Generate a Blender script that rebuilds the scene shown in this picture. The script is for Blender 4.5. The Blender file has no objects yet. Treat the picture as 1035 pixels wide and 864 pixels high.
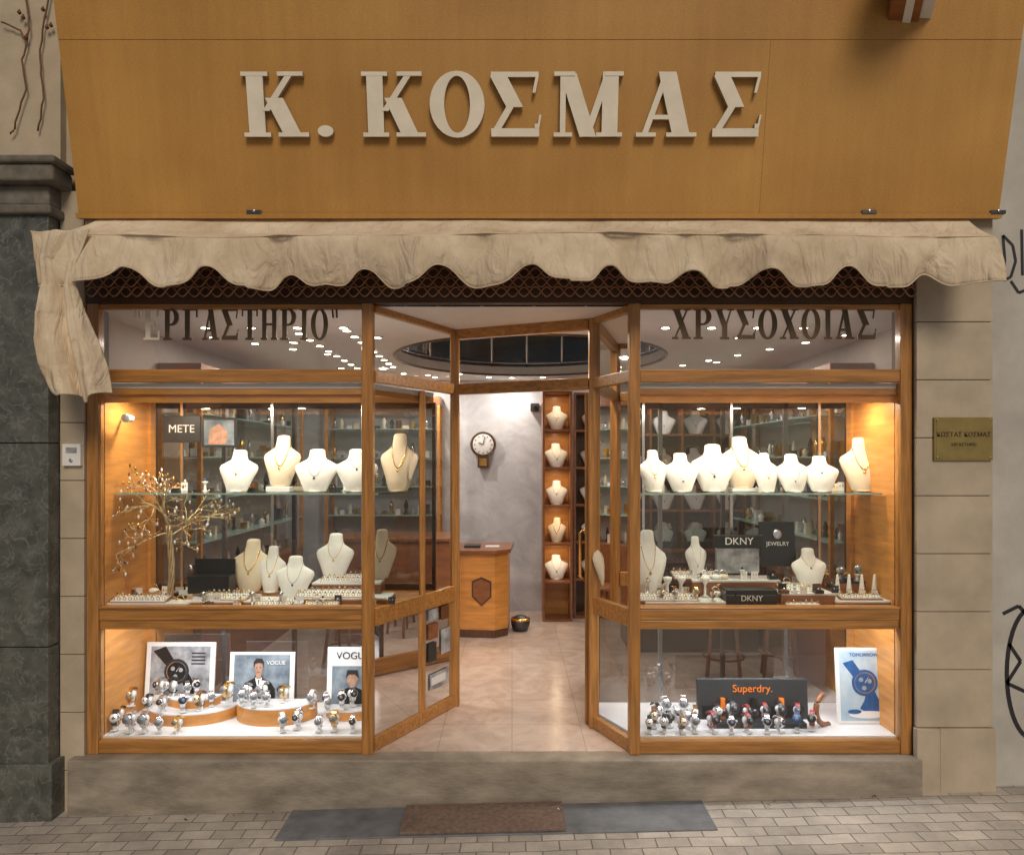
import bpy, math, random
from mathutils import Vector, Matrix
random.seed(7)
scene=bpy.context.scene
F=690.0; D=3.8; CZ=1.63
def wx(u,d): return (u-518)*(D+d)/F
def wz(v,d): return CZ+(465-v)*(D+d)/F

# ------------------------------------------------ materials
def base(name):
    m=bpy.data.materials.new(name); m.use_nodes=True
    nt=m.node_tree; b=nt.nodes['Principled BSDF']; return m,nt,b
def M(name,col,rough=.5,metal=0,var=.12,scale=6,bump=0,stretch=(1,1,1),coat=0,col2=None,detail=6,rvar=.1,bscale=None,spec=.5):
    m,nt,b=base(name); N=nt.nodes; L=nt.links
    tc=N.new('ShaderNodeTexCoord'); mp=N.new('ShaderNodeMapping'); mp.inputs['Scale'].default_value=stretch
    L.new(tc.outputs['Object'],mp.inputs[0])
    no=N.new('ShaderNodeTexNoise'); no.inputs['Scale'].default_value=scale; no.inputs['Detail'].default_value=detail
    no.inputs['Roughness'].default_value=.6
    L.new(mp.outputs[0],no.inputs['Vector'])
    r=N.new('ShaderNodeValToRGB'); r.color_ramp.elements[0].position=.3; r.color_ramp.elements[1].position=.7
    c0=[c*(1-var) for c in col]; c1=[min(1,c*(1+var)) for c in col]
    if col2: c0=list(col2); c1=list(col)
    r.color_ramp.elements[0].color=(*c0,1); r.color_ramp.elements[1].color=(*c1,1)
    L.new(no.outputs['Fac'],r.inputs[0]); L.new(r.outputs[0],b.inputs['Base Color'])
    mr=N.new('ShaderNodeMapRange'); mr.inputs[3].default_value=max(0.02,rough-rvar); mr.inputs[4].default_value=min(1,rough+rvar)
    L.new(no.outputs['Fac'],mr.inputs[0]); L.new(mr.outputs[0],b.inputs['Roughness'])
    b.inputs['Metallic'].default_value=metal
    b.inputs['Coat Weight'].default_value=coat; b.inputs['Coat Roughness'].default_value=.15
    b.inputs['Specular IOR Level'].default_value=spec
    if bump:
        src=no
        if bscale:
            src=N.new('ShaderNodeTexNoise'); src.inputs['Scale'].default_value=bscale; src.inputs['Detail'].default_value=4
            L.new(mp.outputs[0],src.inputs['Vector'])
        bp=N.new('ShaderNodeBump'); bp.inputs['Strength'].default_value=bump; bp.inputs['Distance'].default_value=.01
        L.new(src.outputs['Fac'],bp.inputs['Height']); L.new(bp.outputs[0],b.inputs['Normal'])
    return m
def E(name,col,s):
    m,nt,b=base(name); b.inputs['Base Color'].default_value=(*col,1)
    b.inputs['Emission Color'].default_value=(*col,1); b.inputs['Emission Strength'].default_value=s; return m
def glassmat(name,tint=(.95,.97,.96),ior=1.5,dirt=.0):
    m=bpy.data.materials.new(name); m.use_nodes=True; nt=m.node_tree; N=nt.nodes; L=nt.links
    N.remove(N['Principled BSDF'])
    t=N.new('ShaderNodeBsdfTransparent'); t.inputs[0].default_value=(*tint,1)
    g=N.new('ShaderNodeBsdfGlossy'); g.inputs['Roughness'].default_value=.02
    fr=N.new('ShaderNodeFresnel'); fr.inputs[0].default_value=ior
    mx=N.new('ShaderNodeMixShader'); L.new(fr.outputs[0],mx.inputs[0]); L.new(t.outputs[0],mx.inputs[1]); L.new(g.outputs[0],mx.inputs[2])
    out=N['Material Output']; last=mx
    if dirt:
        df=N.new('ShaderNodeBsdfDiffuse'); df.inputs[0].default_value=(.7,.68,.65,1)
        tc=N.new('ShaderNodeTexCoord'); no=N.new('ShaderNodeTexNoise'); no.inputs['Scale'].default_value=2.5; no.inputs['Detail'].default_value=8
        L.new(tc.outputs['Object'],no.inputs['Vector'])
        mr=N.new('ShaderNodeMapRange'); mr.inputs[1].default_value=.35; mr.inputs[2].default_value=.8; mr.inputs[3].default_value=dirt*.3; mr.inputs[4].default_value=dirt*1.6
        L.new(no.outputs['Fac'],mr.inputs[0])
        m2=N.new('ShaderNodeMixShader'); L.new(mr.outputs[0],m2.inputs[0]); L.new(mx.outputs[0],m2.inputs[1]); L.new(df.outputs[0],m2.inputs[2]); last=m2
    L.new(last.outputs[0],out.inputs[0]); return m

WV=M('oak_vertical',(.42,.19,.048),.38,var=.38,scale=5,stretch=(11,11,.7),bump=.1,coat=.25,detail=9)
WH=M('oak_horizontal',(.42,.19,.048),.38,var=.38,scale=5,stretch=(.7,11,11),bump=.1,coat=.25,detail=9)
WI=M('honey_veneer',(.60,.26,.06),.4,var=.24,scale=4,stretch=(1,1,7),bump=.03,coat=.2,detail=9)
WD=M('dark_walnut',(.09,.04,.02),.35,var=.3,scale=5,stretch=(7,7,1),coat=.3)
WR=M('reddish_wood',(.26,.095,.035),.35,var=.25,scale=5,stretch=(1,6,6),coat=.3)
DBR=M('dark_bronze_rail',(.07,.035,.022),.45,var=.3,scale=8,stretch=(.5,5,5))
def ply():
    m,nt,b=base('sign_plywood'); N=nt.nodes; L=nt.links
    tc=N.new('ShaderNodeTexCoord')
    mp=N.new('ShaderNodeMapping'); mp.inputs['Scale'].default_value=(9,8,24); L.new(tc.outputs['Object'],mp.inputs[0])
    n1=N.new('ShaderNodeTexNoise'); n1.inputs['Scale'].default_value=8; n1.inputs['Detail'].default_value=10; n1.inputs['Roughness'].default_value=.85; L.new(mp.outputs[0],n1.inputs['Vector'])
    n2=N.new('ShaderNodeTexNoise'); n2.inputs['Scale'].default_value=1.3; n2.inputs['Detail'].default_value=7; L.new(tc.outputs['Object'],n2.inputs['Vector'])
    mp3=N.new('ShaderNodeMapping'); mp3.inputs['Scale'].default_value=(9,9,.5); L.new(tc.outputs['Object'],mp3.inputs[0])
    n3=N.new('ShaderNodeTexNoise'); n3.inputs['Scale'].default_value=2; n3.inputs['Detail'].default_value=5; L.new(mp3.outputs[0],n3.inputs['Vector'])
    a=N.new('ShaderNodeMath'); a.operation='MULTIPLY_ADD'; a.inputs[1].default_value=.7; L.new(n1.outputs['Fac'],a.inputs[0])
    a2=N.new('ShaderNodeMath'); a2.operation='MULTIPLY_ADD'; a2.inputs[1].default_value=.4; L.new(n2.outputs['Fac'],a2.inputs[0])
    a3=N.new('ShaderNodeMath'); a3.operation='MULTIPLY'; a3.inputs[1].default_value=.12; L.new(n3.outputs['Fac'],a3.inputs[0])
    L.new(a3.outputs[0],a2.inputs[2]); L.new(a2.outputs[0],a.inputs[2])
    r=N.new('ShaderNodeValToRGB'); e=r.color_ramp.elements; e[0].position=.45; e[0].color=(.36,.165,.032,1); e[1].position=.76; e[1].color=(.64,.35,.085,1)
    L.new(a.outputs[0],r.inputs[0]); L.new(r.outputs[0],b.inputs['Base Color']); b.inputs['Roughness'].default_value=.55
    bp=N.new('ShaderNodeBump'); bp.inputs['Strength'].default_value=.2; bp.inputs['Distance'].default_value=.004; L.new(n1.outputs['Fac'],bp.inputs['Height']); L.new(bp.outputs[0],b.inputs['Normal'])
    return m
PLY=ply()
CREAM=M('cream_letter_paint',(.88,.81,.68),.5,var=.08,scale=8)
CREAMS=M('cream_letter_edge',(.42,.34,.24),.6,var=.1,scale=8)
def canvas():
    m,nt,b=base('awning_canvas'); N=nt.nodes; L=nt.links
    tc=N.new('ShaderNodeTexCoord')
    n1=N.new('ShaderNodeTexNoise'); n1.inputs['Scale'].default_value=3; n1.inputs['Detail'].default_value=10; n1.inputs['Roughness'].default_value=.65; L.new(tc.outputs['Object'],n1.inputs['Vector'])
    r=N.new('ShaderNodeValToRGB'); e=r.color_ramp.elements; e[0].position=.3; e[0].color=(.60,.47,.33,1); e[1].position=.66; e[1].color=(.86,.74,.57,1); L.new(n1.outputs['Fac'],r.inputs[0]); L.new(r.outputs[0],b.inputs['Base Color'])
    b.inputs['Roughness'].default_value=.95; b.inputs['Specular IOR Level'].default_value=.1
    mp=N.new('ShaderNodeMapping'); mp.inputs['Scale'].default_value=(1,1,.35); mp.inputs['Rotation'].default_value=(0,.3,0); L.new(tc.outputs['Object'],mp.inputs[0])
    n2=N.new('ShaderNodeTexNoise'); n2.inputs['Scale'].default_value=12; n2.inputs['Detail'].default_value=5; n2.inputs['Distortion'].default_value=1.2; L.new(mp.outputs[0],n2.inputs['Vector'])
    n3=N.new('ShaderNodeTexNoise'); n3.inputs['Scale'].default_value=160; L.new(tc.outputs['Object'],n3.inputs['Vector'])
    a=N.new('ShaderNodeMath'); a.operation='MULTIPLY_ADD'; a.inputs[1].default_value=.05; L.new(n3.outputs['Fac'],a.inputs[0]); L.new(n2.outputs['Fac'],a.inputs[2])
    bp=N.new('ShaderNodeBump'); bp.inputs['Strength'].default_value=.8; bp.inputs['Distance'].default_value=.035; L.new(a.outputs[0],bp.inputs['Height']); L.new(bp.outputs[0],b.inputs['Normal'])
    return m
CANVAS=canvas()
CANVAS2=M('awning_hem',(.72,.60,.45),.95,var=.15,scale=6,spec=.1)
GLASS=glassmat('window_glass',dirt=.012)
GLASST=glassmat('transom_glass',(.85,.83,.82),1.7,dirt=.10)
GLASSB=glassmat('back_glass',(.56,.57,.58),2.0)
GLASSS=glassmat('shelf_glass',(.86,.95,.92),1.5)
DGL=glassmat('mezzanine_glass',(.35,.38,.40),1.7,dirt=.12)
GEDGE=M('glass_edge_green',(.35,.5,.45),.15,var=.1)
WHITE=M('white_leatherette',(.84,.83,.81),.55,var=.04,scale=10)
CRM=M('cream_linen',(.74,.64,.49),.8,var=.1,scale=60)
WPL=M('white_laminate',(.76,.76,.77),.35,var=.05)
CEIL=M('ceiling_paint',(.78,.75,.74),.6,var=.04)
IWALL=M('interior_wall_paint',(.58,.54,.52),.7,var=.06)
BLACK=M('black_card',(.012,.012,.013),.3,var=.2)
BLK2=M('charcoal_card',(.03,.032,.036),.4,var=.2)
GOLD=M('gold',(.75,.48,.15),.25,metal=1,var=.1)
GOLDD=M('gold_wire',(.66,.50,.30),.4,metal=.7,var=.3,scale=30)
BRZ=M('bronze_letters',(.12,.075,.04),.4,metal=.3,var=.2)
BRZL=M('pale_letters',(.75,.68,.58),.4,var=.2)  # whitish tone for the first characters of the left transom word
SILV=M('steel',(.70,.70,.72),.22,metal=1,var=.1)
STEELD=M('dark_metal',(.1,.1,.11),.35,metal=.8,var=.2)
LATT=M('grille_metal',(.42,.22,.13),.4,metal=.4,var=.2)
BLUE=M('blue_print',(.02,.10,.30),.4,var=.3,scale=30)
NAVY=M('navy_strap',(.015,.03,.09),.5,var=.3)
LBLUE=M('lightblue_print',(.62,.70,.76),.4,col2=(.30,.46,.62),scale=7)
SUIT=M('print_backdrop',(.34,.40,.46),.35,col2=(.08,.11,.15),scale=9,detail=3)
ORANGE=M('orange_print',(.9,.22,.02),.4,var=.05)
RED=M('red_strap',(.28,.03,.03),.4,var=.2)
BRN=M('brown_strap',(.16,.06,.02),.5,var=.2)
SKIN=M('printed_skin',(.60,.36,.26),.5,col2=(.30,.15,.10),scale=26)
GREYP=M('grey_print',(.52,.53,.56),.5,col2=(.13,.14,.16),scale=12,detail=3)
BRASS=M('brass_plaque',(.33,.25,.09),.4,metal=.5,var=.15,scale=12)
TILE=M('pilaster_limestone',(.58,.49,.37),.6,col2=(.42,.35,.265),scale=4,bump=.1,bscale=50,detail=12)
GROUT=M('grout',(.22,.18,.14),.9)
PLAST=M('plaster_right',(.60,.58,.54),.85,col2=(.42,.40,.37),scale=2.5,bump=.15,bscale=45,detail=12)
PLASTL=M('plaster_left',(.50,.42,.31),.85,var=.2,scale=3,bump=.2,bscale=40,detail=10)
STEP=M('step_stone',(.44,.38,.31),.7,col2=(.20,.17,.135),scale=3.5,bump=.35,bscale=40,detail=14,stretch=(1,1,2.5))
CAPST=M('capital_stone',(.24,.22,.18),.8,col2=(.09,.08,.07),scale=9,bump=.4,detail=12)
SLATE=M('slate_slab',(.17,.18,.20),.55,var=.3,scale=8,bump=.3,bscale=60,detail=10)
MATB=M('doormat_brown',(.22,.15,.12),.95,var=.3,scale=40,bump=.8,bscale=150)
MARK=M('graffiti_paint',(.02,.02,.025),.6)
LEAF=M('dry_leaf',(.22,.13,.05),.8,var=.4,scale=30)
FRAMEW=M('frame_white',(.85,.85,.85),.3,var=.03)
LAMPW=E('warm_lamp',(1,.86,.64),22)
LAMPC=E('cool_lamp',(.95,.97,1),8)

def marble(name,c0,c1,scale,rough,tile=None,p0=.36,p1=.62,dist=1.6,veins=None,vf=.7):
    m,nt,b=base(name); N=nt.nodes; L=nt.links
    tc=N.new('ShaderNodeTexCoord'); no=N.new('ShaderNodeTexNoise'); no.inputs['Scale'].default_value=scale; no.inputs['Detail'].default_value=12
    no.inputs['Distortion'].default_value=dist; no.inputs['Roughness'].default_value=.65
    L.new(tc.outputs['Object'],no.inputs['Vector'])
    r=N.new('ShaderNodeValToRGB'); e=r.color_ramp.elements; e[0].position=p0; e[0].color=(*c0,1); e[1].position=p1; e[1].color=(*c1,1)
    L.new(no.outputs['Fac'],r.inputs[0]); last=r.outputs[0]
    if veins:
        n2=N.new('ShaderNodeTexNoise'); n2.inputs['Scale'].default_value=scale*1.4; n2.inputs['Detail'].default_value=8; n2.inputs['Distortion'].default_value=.8; L.new(tc.outputs['Object'],n2.inputs['Vector'])
        r2=N.new('ShaderNodeValToRGB'); e=r2.color_ramp.elements; e[0].position=.475; e[0].color=(0,0,0,1); e[1].position=.525; e[1].color=(0,0,0,1); q=r2.color_ramp.elements.new(.5); q.color=(vf,vf,vf,1)
        L.new(n2.outputs['Fac'],r2.inputs[0])
        mx=N.new('ShaderNodeMix'); mx.data_type='RGBA'; L.new(r2.outputs[0],mx.inputs[0]); L.new(last,mx.inputs[6]); mx.inputs[7].default_value=(*veins,1); last=mx.outputs[2]
    if tile:
        br=N.new('ShaderNodeTexBrick'); br.inputs['Scale'].default_value=1; br.inputs['Brick Width'].default_value=tile[0]; br.inputs['Row Height'].default_value=tile[1]
        br.inputs['Mortar Size'].default_value=.002; br.offset=tile[2]; br.inputs['Color1'].default_value=(1,1,1,1); br.inputs['Color2'].default_value=(.95,.94,.93,1); br.inputs['Mortar'].default_value=(.65,.6,.55,1)
        L.new(tc.outputs['Object'],br.inputs['Vector'])
        mx=N.new('ShaderNodeMix'); mx.data_type='RGBA'; mx.blend_type='MULTIPLY'; mx.inputs[0].default_value=1
        L.new(last,mx.inputs[6]); L.new(br.outputs['Color'],mx.inputs[7]); last=mx.outputs[2]
    L.new(last,b.inputs['Base Color']); b.inputs['Roughness'].default_value=rough
    return m
FLOOR=marble('floor_marble',(.47,.35,.28),(.68,.55,.48),4,.2,tile=(.42,.42,0),p0=.3,p1=.7)
WMARB=marble('wall_marble',(.50,.52,.57),(.72,.73,.77),1.6,.25,veins=(.50,.51,.55),vf=.35)
DMARB=marble('grey_green_marble',(.045,.05,.045),(.17,.175,.155),9,.4,p0=.3,p1=.75,dist=.4,veins=(.22,.22,.2))

def paving():
    m,nt,b=base('paving_blocks'); N=nt.nodes; L=nt.links
    tc=N.new('ShaderNodeTexCoord')
    nz=N.new('ShaderNodeTexNoise'); nz.inputs['Scale'].default_value=3; L.new(tc.outputs['Object'],nz.inputs['Vector'])
    ad=N.new('ShaderNodeVectorMath'); ad.operation='MULTIPLY_ADD'; ad.inputs[1].default_value=(.03,.03,0)
    L.new(nz.outputs['Color'],ad.inputs[0]); L.new(tc.outputs['Object'],ad.inputs[2])
    br=N.new('ShaderNodeTexBrick'); br.inputs['Scale'].default_value=1; br.inputs['Brick Width'].default_value=.16; br.inputs['Row Height'].default_value=.085
    br.inputs['Mortar Size'].default_value=.004; br.inputs['Mortar Smooth'].default_value=.7; br.inputs['Bias'].default_value=0
    br.inputs['Color1'].default_value=(.60,.55,.50,1); br.inputs['Color2'].default_value=(.44,.40,.365,1); br.inputs['Mortar'].default_value=(.27,.24,.215,1)
    L.new(ad.outputs[0],br.inputs['Vector'])
    n2=N.new('ShaderNodeTexNoise'); n2.inputs['Scale'].default_value=2.4; n2.inputs['Detail'].default_value=14; n2.inputs['Roughness'].default_value=.75; L.new(tc.outputs['Object'],n2.inputs['Vector'])
    r=N.new('ShaderNodeValToRGB'); r.color_ramp.elements[0].position=.32; r.color_ramp.elements[0].color=(.6,.6,.61,1); r.color_ramp.elements[1].position=.62; r.color_ramp.elements[1].color=(1.05,1.03,1.0,1)
    L.new(n2.outputs['Fac'],r.inputs[0])
    mx=N.new('ShaderNodeMix'); mx.data_type='RGBA'; mx.blend_type='MULTIPLY'; mx.inputs[0].default_value=1
    L.new(br.outputs['Color'],mx.inputs[6]); L.new(r.outputs[0],mx.inputs[7]); L.new(mx.outputs[2],b.inputs['Base Color'])
    n3=N.new('ShaderNodeTexNoise'); n3.inputs['Scale'].default_value=90; n3.inputs['Detail'].default_value=4; L.new(tc.outputs['Object'],n3.inputs['Vector'])
    ma=N.new('ShaderNodeMath'); ma.operation='MULTIPLY_ADD'; ma.inputs[1].default_value=-1.0; L.new(br.outputs['Fac'],ma.inputs[0])
    mb_=N.new('ShaderNodeMath'); mb_.operation='MULTIPLY'; mb_.inputs[1].default_value=.5; L.new(n3.outputs['Fac'],mb_.inputs[0]); L.new(mb_.outputs[0],ma.inputs[2])
    bp=N.new('ShaderNodeBump'); bp.inputs['Strength'].default_value=.8; bp.inputs['Distance'].default_value=.007; L.new(ma.outputs[0],bp.inputs['Height']); L.new(bp.outputs[0],b.inputs['Normal'])
    b.inputs['Roughness'].default_value=.55
    return m
PAVE=paving()

# ------------------------------------------------ mesh builder
class MB:
    def __init__(s): s.v=[]; s.f=[]; s.fm=[]; s.sm=[]; s.m=[]
    def mi(s,m):
        if m not in s.m: s.m.append(m)
        return s.m.index(m)
    def add(s,vs,fs,m,smooth=False):
        o=len(s.v); s.v+= [tuple(v) for v in vs]; i=s.mi(m)
        for f in fs: s.f.append([a+o for a in f]); s.fm.append(i); s.sm.append(smooth)
    def box(s,x0,x1,y0,y1,z0,z1,m):
        s.prism([(x0,y0),(x1,y0),(x1,y1),(x0,y1)],z0,z1,m)
    def prism(s,p,z0,z1,m):
        n=len(p); vs=[(a,b,z0) for a,b in p]+[(a,b,z1) for a,b in p]
        fs=[list(range(n))[::-1],list(range(n,2*n))]+[[i,(i+1)%n,n+(i+1)%n,n+i] for i in range(n)]
        s.add(vs,fs,m)
    def prismxz(s,p,y0,y1,m,ms=None):
        n=len(p); vs=[(a,y0,b) for a,b in p]+[(a,y1,b) for a,b in p]
        s.add(vs,[list(range(n))],m)
        fs=[list(range(n,2*n))[::-1]]+[[(i+1)%n,i,n+i,n+(i+1)%n] for i in range(n)]
        s.add(vs,fs,ms or m)
    def bar(s,p0,p1,z0,z1,t,m):
        a=Vector(p0); b=Vector(p1); d=(b-a).normalized(); n=Vector((-d.y,d.x))*t/2
        s.prism([tuple(a-n),tuple(b-n),tuple(b+n),tuple(a+n)],z0,z1,m)
    def pane(s,p0,p1,z0,z1,m):
        s.add([(p0[0],p0[1],z0),(p1[0],p1[1],z0),(p1[0],p1[1],z1),(p0[0],p0[1],z1)],[[0,1,2,3]],m)
    def loft(s,rings,m,smooth=True,cap=True):
        n=len(rings[0]); vs=[p for r in rings for p in r]; fs=[]
        for k in range(len(rings)-1):
            for i in range(n):
                j=(i+1)%n; fs.append([k*n+i,k*n+j,(k+1)*n+j,(k+1)*n+i])
        if cap: fs.append(list(range(n))[::-1]); fs.append([(len(rings)-1)*n+i for i in range(n)])
        s.add(vs,fs,m,smooth)
    def tube(s,pts,r,m,n=8,r1=None):
        pts=[Vector(p) for p in pts]; rings=[]; K=len(pts)
        for k,p in enumerate(pts):
            t=(pts[min(k+1,K-1)]-pts[max(k-1,0)]).normalized()
            a=t.cross(Vector((0,0,1)) if abs(t.z)<.9 else Vector((1,0,0))).normalized(); b=t.cross(a)
            rr=r if r1 is None else r+(r1-r)*k/(K-1)
            rings.append([tuple(p+a*math.cos(2*math.pi*i/n)*rr+b*math.sin(2*math.pi*i/n)*rr) for i in range(n)])
        s.loft(rings,m)
    def cyl(s,p0,p1,r,m,n=20,r1=None): s.tube([p0,p1],r,m,n,r1)
    def lathe(s,c,prof,m,n=20,axis='z'):
        rings=[]
        for r,h in prof:
            ring=[]
            for i in range(n):
                a=2*math.pi*i/n
                if axis=='z': ring.append((c[0]+r*math.cos(a),c[1]+r*math.sin(a),c[2]+h))
                else: ring.append((c[0]+r*math.cos(a),c[1]+h,c[2]+r*math.sin(a)))
            rings.append(ring)
        s.loft(rings,m)
    def mesh(s,name):
        me=bpy.data.meshes.new(name); me.from_pydata(s.v,[],s.f)
        for m in s.m: me.materials.append(m)
        for p,i,q in zip(me.polygons,s.fm,s.sm): p.material_index=i; p.use_smooth=q
        me.update()
        import bmesh
        bm=bmesh.new(); bm.from_mesh(me)
        bmesh.ops.recalc_face_normals(bm,faces=bm.faces[:]); bm.to_mesh(me); bm.free()
        return me
    def build(s,name,parent=None,bevel=0,loc=(0,0,0),rot=(0,0,0)):
        o=bpy.data.objects.new(name,s.mesh(name)); scene.collection.objects.link(o)
        o.location=loc; o.rotation_euler=rot
        if parent: o.parent=parent
        if bevel:
            b=o.modifiers.new('bevel','BEVEL'); b.width=bevel; b.segments=2; b.limit_method='ANGLE'; b.angle_limit=math.radians(40)
        return o
def empty(name,loc=(0,0,0),rot=(0,0,0),parent=None):
    o=bpy.data.objects.new(name,None); scene.collection.objects.link(o); o.location=loc; o.rotation_euler=rot; o.empty_display_size=.1
    if parent: o.parent=parent
    return o
def inst(me,name,loc,rz=0,sc=1,rx=0):
    o=bpy.data.objects.new(name,me); scene.collection.objects.link(o); o.location=loc; o.rotation_euler=(rx,0,rz)
    o.scale=(sc,sc,sc) if not isinstance(sc,tuple) else sc; return o
def text(body,size,loc,mat,parent,name,extrude=.0008,rot=(math.pi/2,0,0)):
    c=bpy.data.curves.new(name,'FONT'); c.body=body; c.size=size; c.extrude=extrude; c.align_x='CENTER'; c.align_y='CENTER'
    c.materials.append(mat); o=bpy.data.objects.new(name,c); scene.collection.objects.link(o); o.location=loc; o.rotation_euler=rot
    if parent: o.parent=parent
    return o

# ------------------------------------------------ serif letters
def R(a,b,c,d): return [(a,c),(b,c),(b,d),(a,d)]
def P(x0,z0,x1,z1,w): return [(x0,z0),(x0+w,z0),(x1+w,z1),(x1,z1)]
def ring(cx,cz,ro,zo,ri,zi,a0=0,a1=360,n=32):
    out=[]
    for k in range(n):
        a=math.radians(a0+(a1-a0)*k/n); b=math.radians(a0+(a1-a0)*(k+1)/n)
        out.append([(cx+ri*math.cos(a),cz+zi*math.sin(a)),(cx+ro*math.cos(a),cz+zo*math.sin(a)),(cx+ro*math.cos(b),cz+zo*math.sin(b)),(cx+ri*math.cos(b),cz+zi*math.sin(b))])
    return out
H_=.065; T_=1-H_
G={
'K':[R(.08,.34,0,1),R(0,.42,0,H_),R(0,.42,T_,1),P(.31,.40,.70,.96,.11),P(.62,.04,.36,.60,.28),R(.54,1.02,0,H_),R(.57,.97,T_,1)],
'O':ring(.5,.5,.51,.515,.24,.44),
'S':[R(.02,.95,.92,1),P(.83,.68,.89,.92,.06),P(.32,.46,.0,.94,.33),P(.02,.06,.36,.52,.15),R(.02,.97,0,.13),P(.93,.13,.97,.34,.04),R(.88,.96,.13,.2)],
'M':[R(.09,.17,0,1),P(.38,0,.08,.98,.24),P(.43,0,.73,.98,.10),R(.70,.93,0,1),R(0,.27,0,H_),R(.62,1,0,H_),R(0,.3,T_,1),R(.73,1,T_,1)],
'A':[P(.09,.03,.42,.97,.10),P(.60,.03,.34,1,.29),R(.24,.72,.27,.34),R(0,.33,0,H_),R(.50,1,0,H_)],
'E':[R(.11,.38,0,1),R(0,.86,T_,1),R(.3,.66,.46,.53),R(0,.92,0,H_),R(.79,.86,.74,.95),R(.85,.93,.05,.28),R(.6,.66,.38,.62)],
'P':[R(.11,.38,0,1),R(0,.49,0,H_),R(0,.5,T_,1),R(.3,.5,.45,.51)]+ring(.48,.725,.46,.275,.20,.21,-90,90,14),
'G':[R(.13,.42,0,1),R(0,.88,T_,1),R(.8,.88,.72,.95),R(0,.55,0,H_)],
'T':[R(.37,.64,0,1),R(.03,.97,T_,1),R(.03,.1,.75,.95),R(.9,.97,.75,.95),R(.25,.76,0,H_)],
'H':[R(.08,.33,0,1),R(.67,.92,0,1),R(.28,.72,.46,.53),R(0,.4,0,H_),R(.6,1,0,H_),R(0,.4,T_,1),R(.6,1,T_,1)],
'I':[R(.25,.75,0,1),R(.05,.95,0,H_),R(.05,.95,T_,1)],
'X':[P(.60,.03,.06,.97,.33),P(.1,.03,.76,.97,.10),R(0,.33,0,H_),R(.54,1,0,H_),R(0,.45,T_,1),R(.62,.98,T_,1)],
'Y':[P(.36,.42,.04,.97,.29),P(.52,.42,.80,.97,.09),R(.37,.64,0,.46),R(.25,.75,0,H_),R(0,.42,T_,1),R(.64,1,T_,1)],
'.':[[(.5+.5*math.cos(k*math.pi/8),.09+.09*math.sin(k*math.pi/8)) for k in range(16)]],
'"':[P(.2,.7,.1,1,.2),P(.65,.7,.6,1,.2)],
}
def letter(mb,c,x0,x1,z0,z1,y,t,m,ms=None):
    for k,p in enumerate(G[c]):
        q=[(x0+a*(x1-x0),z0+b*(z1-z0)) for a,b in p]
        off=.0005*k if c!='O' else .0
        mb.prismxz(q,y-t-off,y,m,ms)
def word(parent,w,x0,x1,z0,z1,y,t,m,narrow='I"',first=None):
    ws=[.5 if ch in narrow else 1 for ch in w]; gap=.16; tot=sum(ws)+gap*(len(w)-1); u=(x1-x0)/tot; x=x0
    for i,(ch,k) in enumerate(zip(w,ws)):
        mb=MB(); letter(mb,ch,x,x+u*k,z0,z1,y,t,first if (first and i<2) else m); mb.build('letter',parent); x+=u*(k+gap)

# ------------------------------------------------ ground and building shell
gz=lambda x:-.245+.024*x
mb=MB(); mb.add([(-90,-90,gz(-90)),(90,-90,gz(90)),(90,90,gz(90)),(-90,90,gz(-90))],[[0,1,2,3]],PAVE); mb.build('ground')
bld=empty('shop_building')
mb=MB(); mb.box(-2.42,2.235,-.09,.03,-.45,0,STEP); mb.build('front_step',bld,bevel=.009)
mb=MB(); mb.box(-2.46,2.52,.031,3.9,-.3,-.001,FLOOR); mb.build('shop_floor',bld)
mb=MB(); mb.box(-9,-2.5,-.02,.2,-.6,7,PLASTL); mb.build('left_wall',bld)
mb=MB(); mb.box(2.64,9,.0,.2,-.6,7,PLAST); mb.build('right_wall',bld)
mb=MB(); mb.box(-2.5,2.64,.03,.2,2.585,7,PLASTL); mb.build('upper_wall',bld)
mb=MB(); mb.box(-2.6,-2.45,.21,3.9,-.2,2.9,IWALL); mb.build('inner_left_wall',bld)
mb=MB(); mb.box(2.5,2.65,.21,3.9,-.2,2.9,IWALL); mb.build('inner_right_wall',bld)
mb=MB(); mb.box(-2.5,2.6,3.6,3.75,-.2,3.89,WMARB); mb.build('back_wall',bld)
mb=MB()
for k,(z0,z1) in enumerate([(-.6,.62),(.625,1.72),(1.725,2.95)]): mb.box(-3.3,-2.5,-.12,-.021,z0,z1,DMARB)
mb.box(-3.3,-2.47,-.14,-.021,-.6,.0,DMARB)
c=mb.build('marble_column',None,bevel=.004)
mb=MB()
for z0,z1,e in [(2.95,3.0,.03),(3.0,3.11,.01),(3.11,3.2,.07),(3.2,3.24,.09)]:
    mb.box(-3.3,-2.5+e,-.12-e,-.02,z0,z1,CAPST)
mb.build('capital',c,bevel=.012)
g=empty('tiled_pilaster'); z=-.4
mb=MB(); mb.box(-2.498,-2.362,-.01,.2,-.5,2.97,GROUT); mb.build('grout_core',g)
mb=MB()
while z<2.9:
    mb.box(-2.496,-2.364,-.03,-.009,z,z+.316,TILE); z+=.32
mb.build('stone_tiles',g,bevel=.003)
g=empty('tiled_pilaster')
mb=MB(); mb.box(2.225,2.638,-.03,.2,-.5,2.97,GROUT); mb.build('grout_core',g)
mb=MB(); z=.165
while z<2.9:
    mb.box(2.222,2.64,-.052,-.028,z,z+.314,TILE); z+=.318
mb.box(2.215,2.34,-.07,-.028,-.5,.161,TILE); mb.box(2.343,2.65,-.065,-.028,-.5,.161,TILE)
mb.build('stone_tiles',g,bevel=.003)
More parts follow.
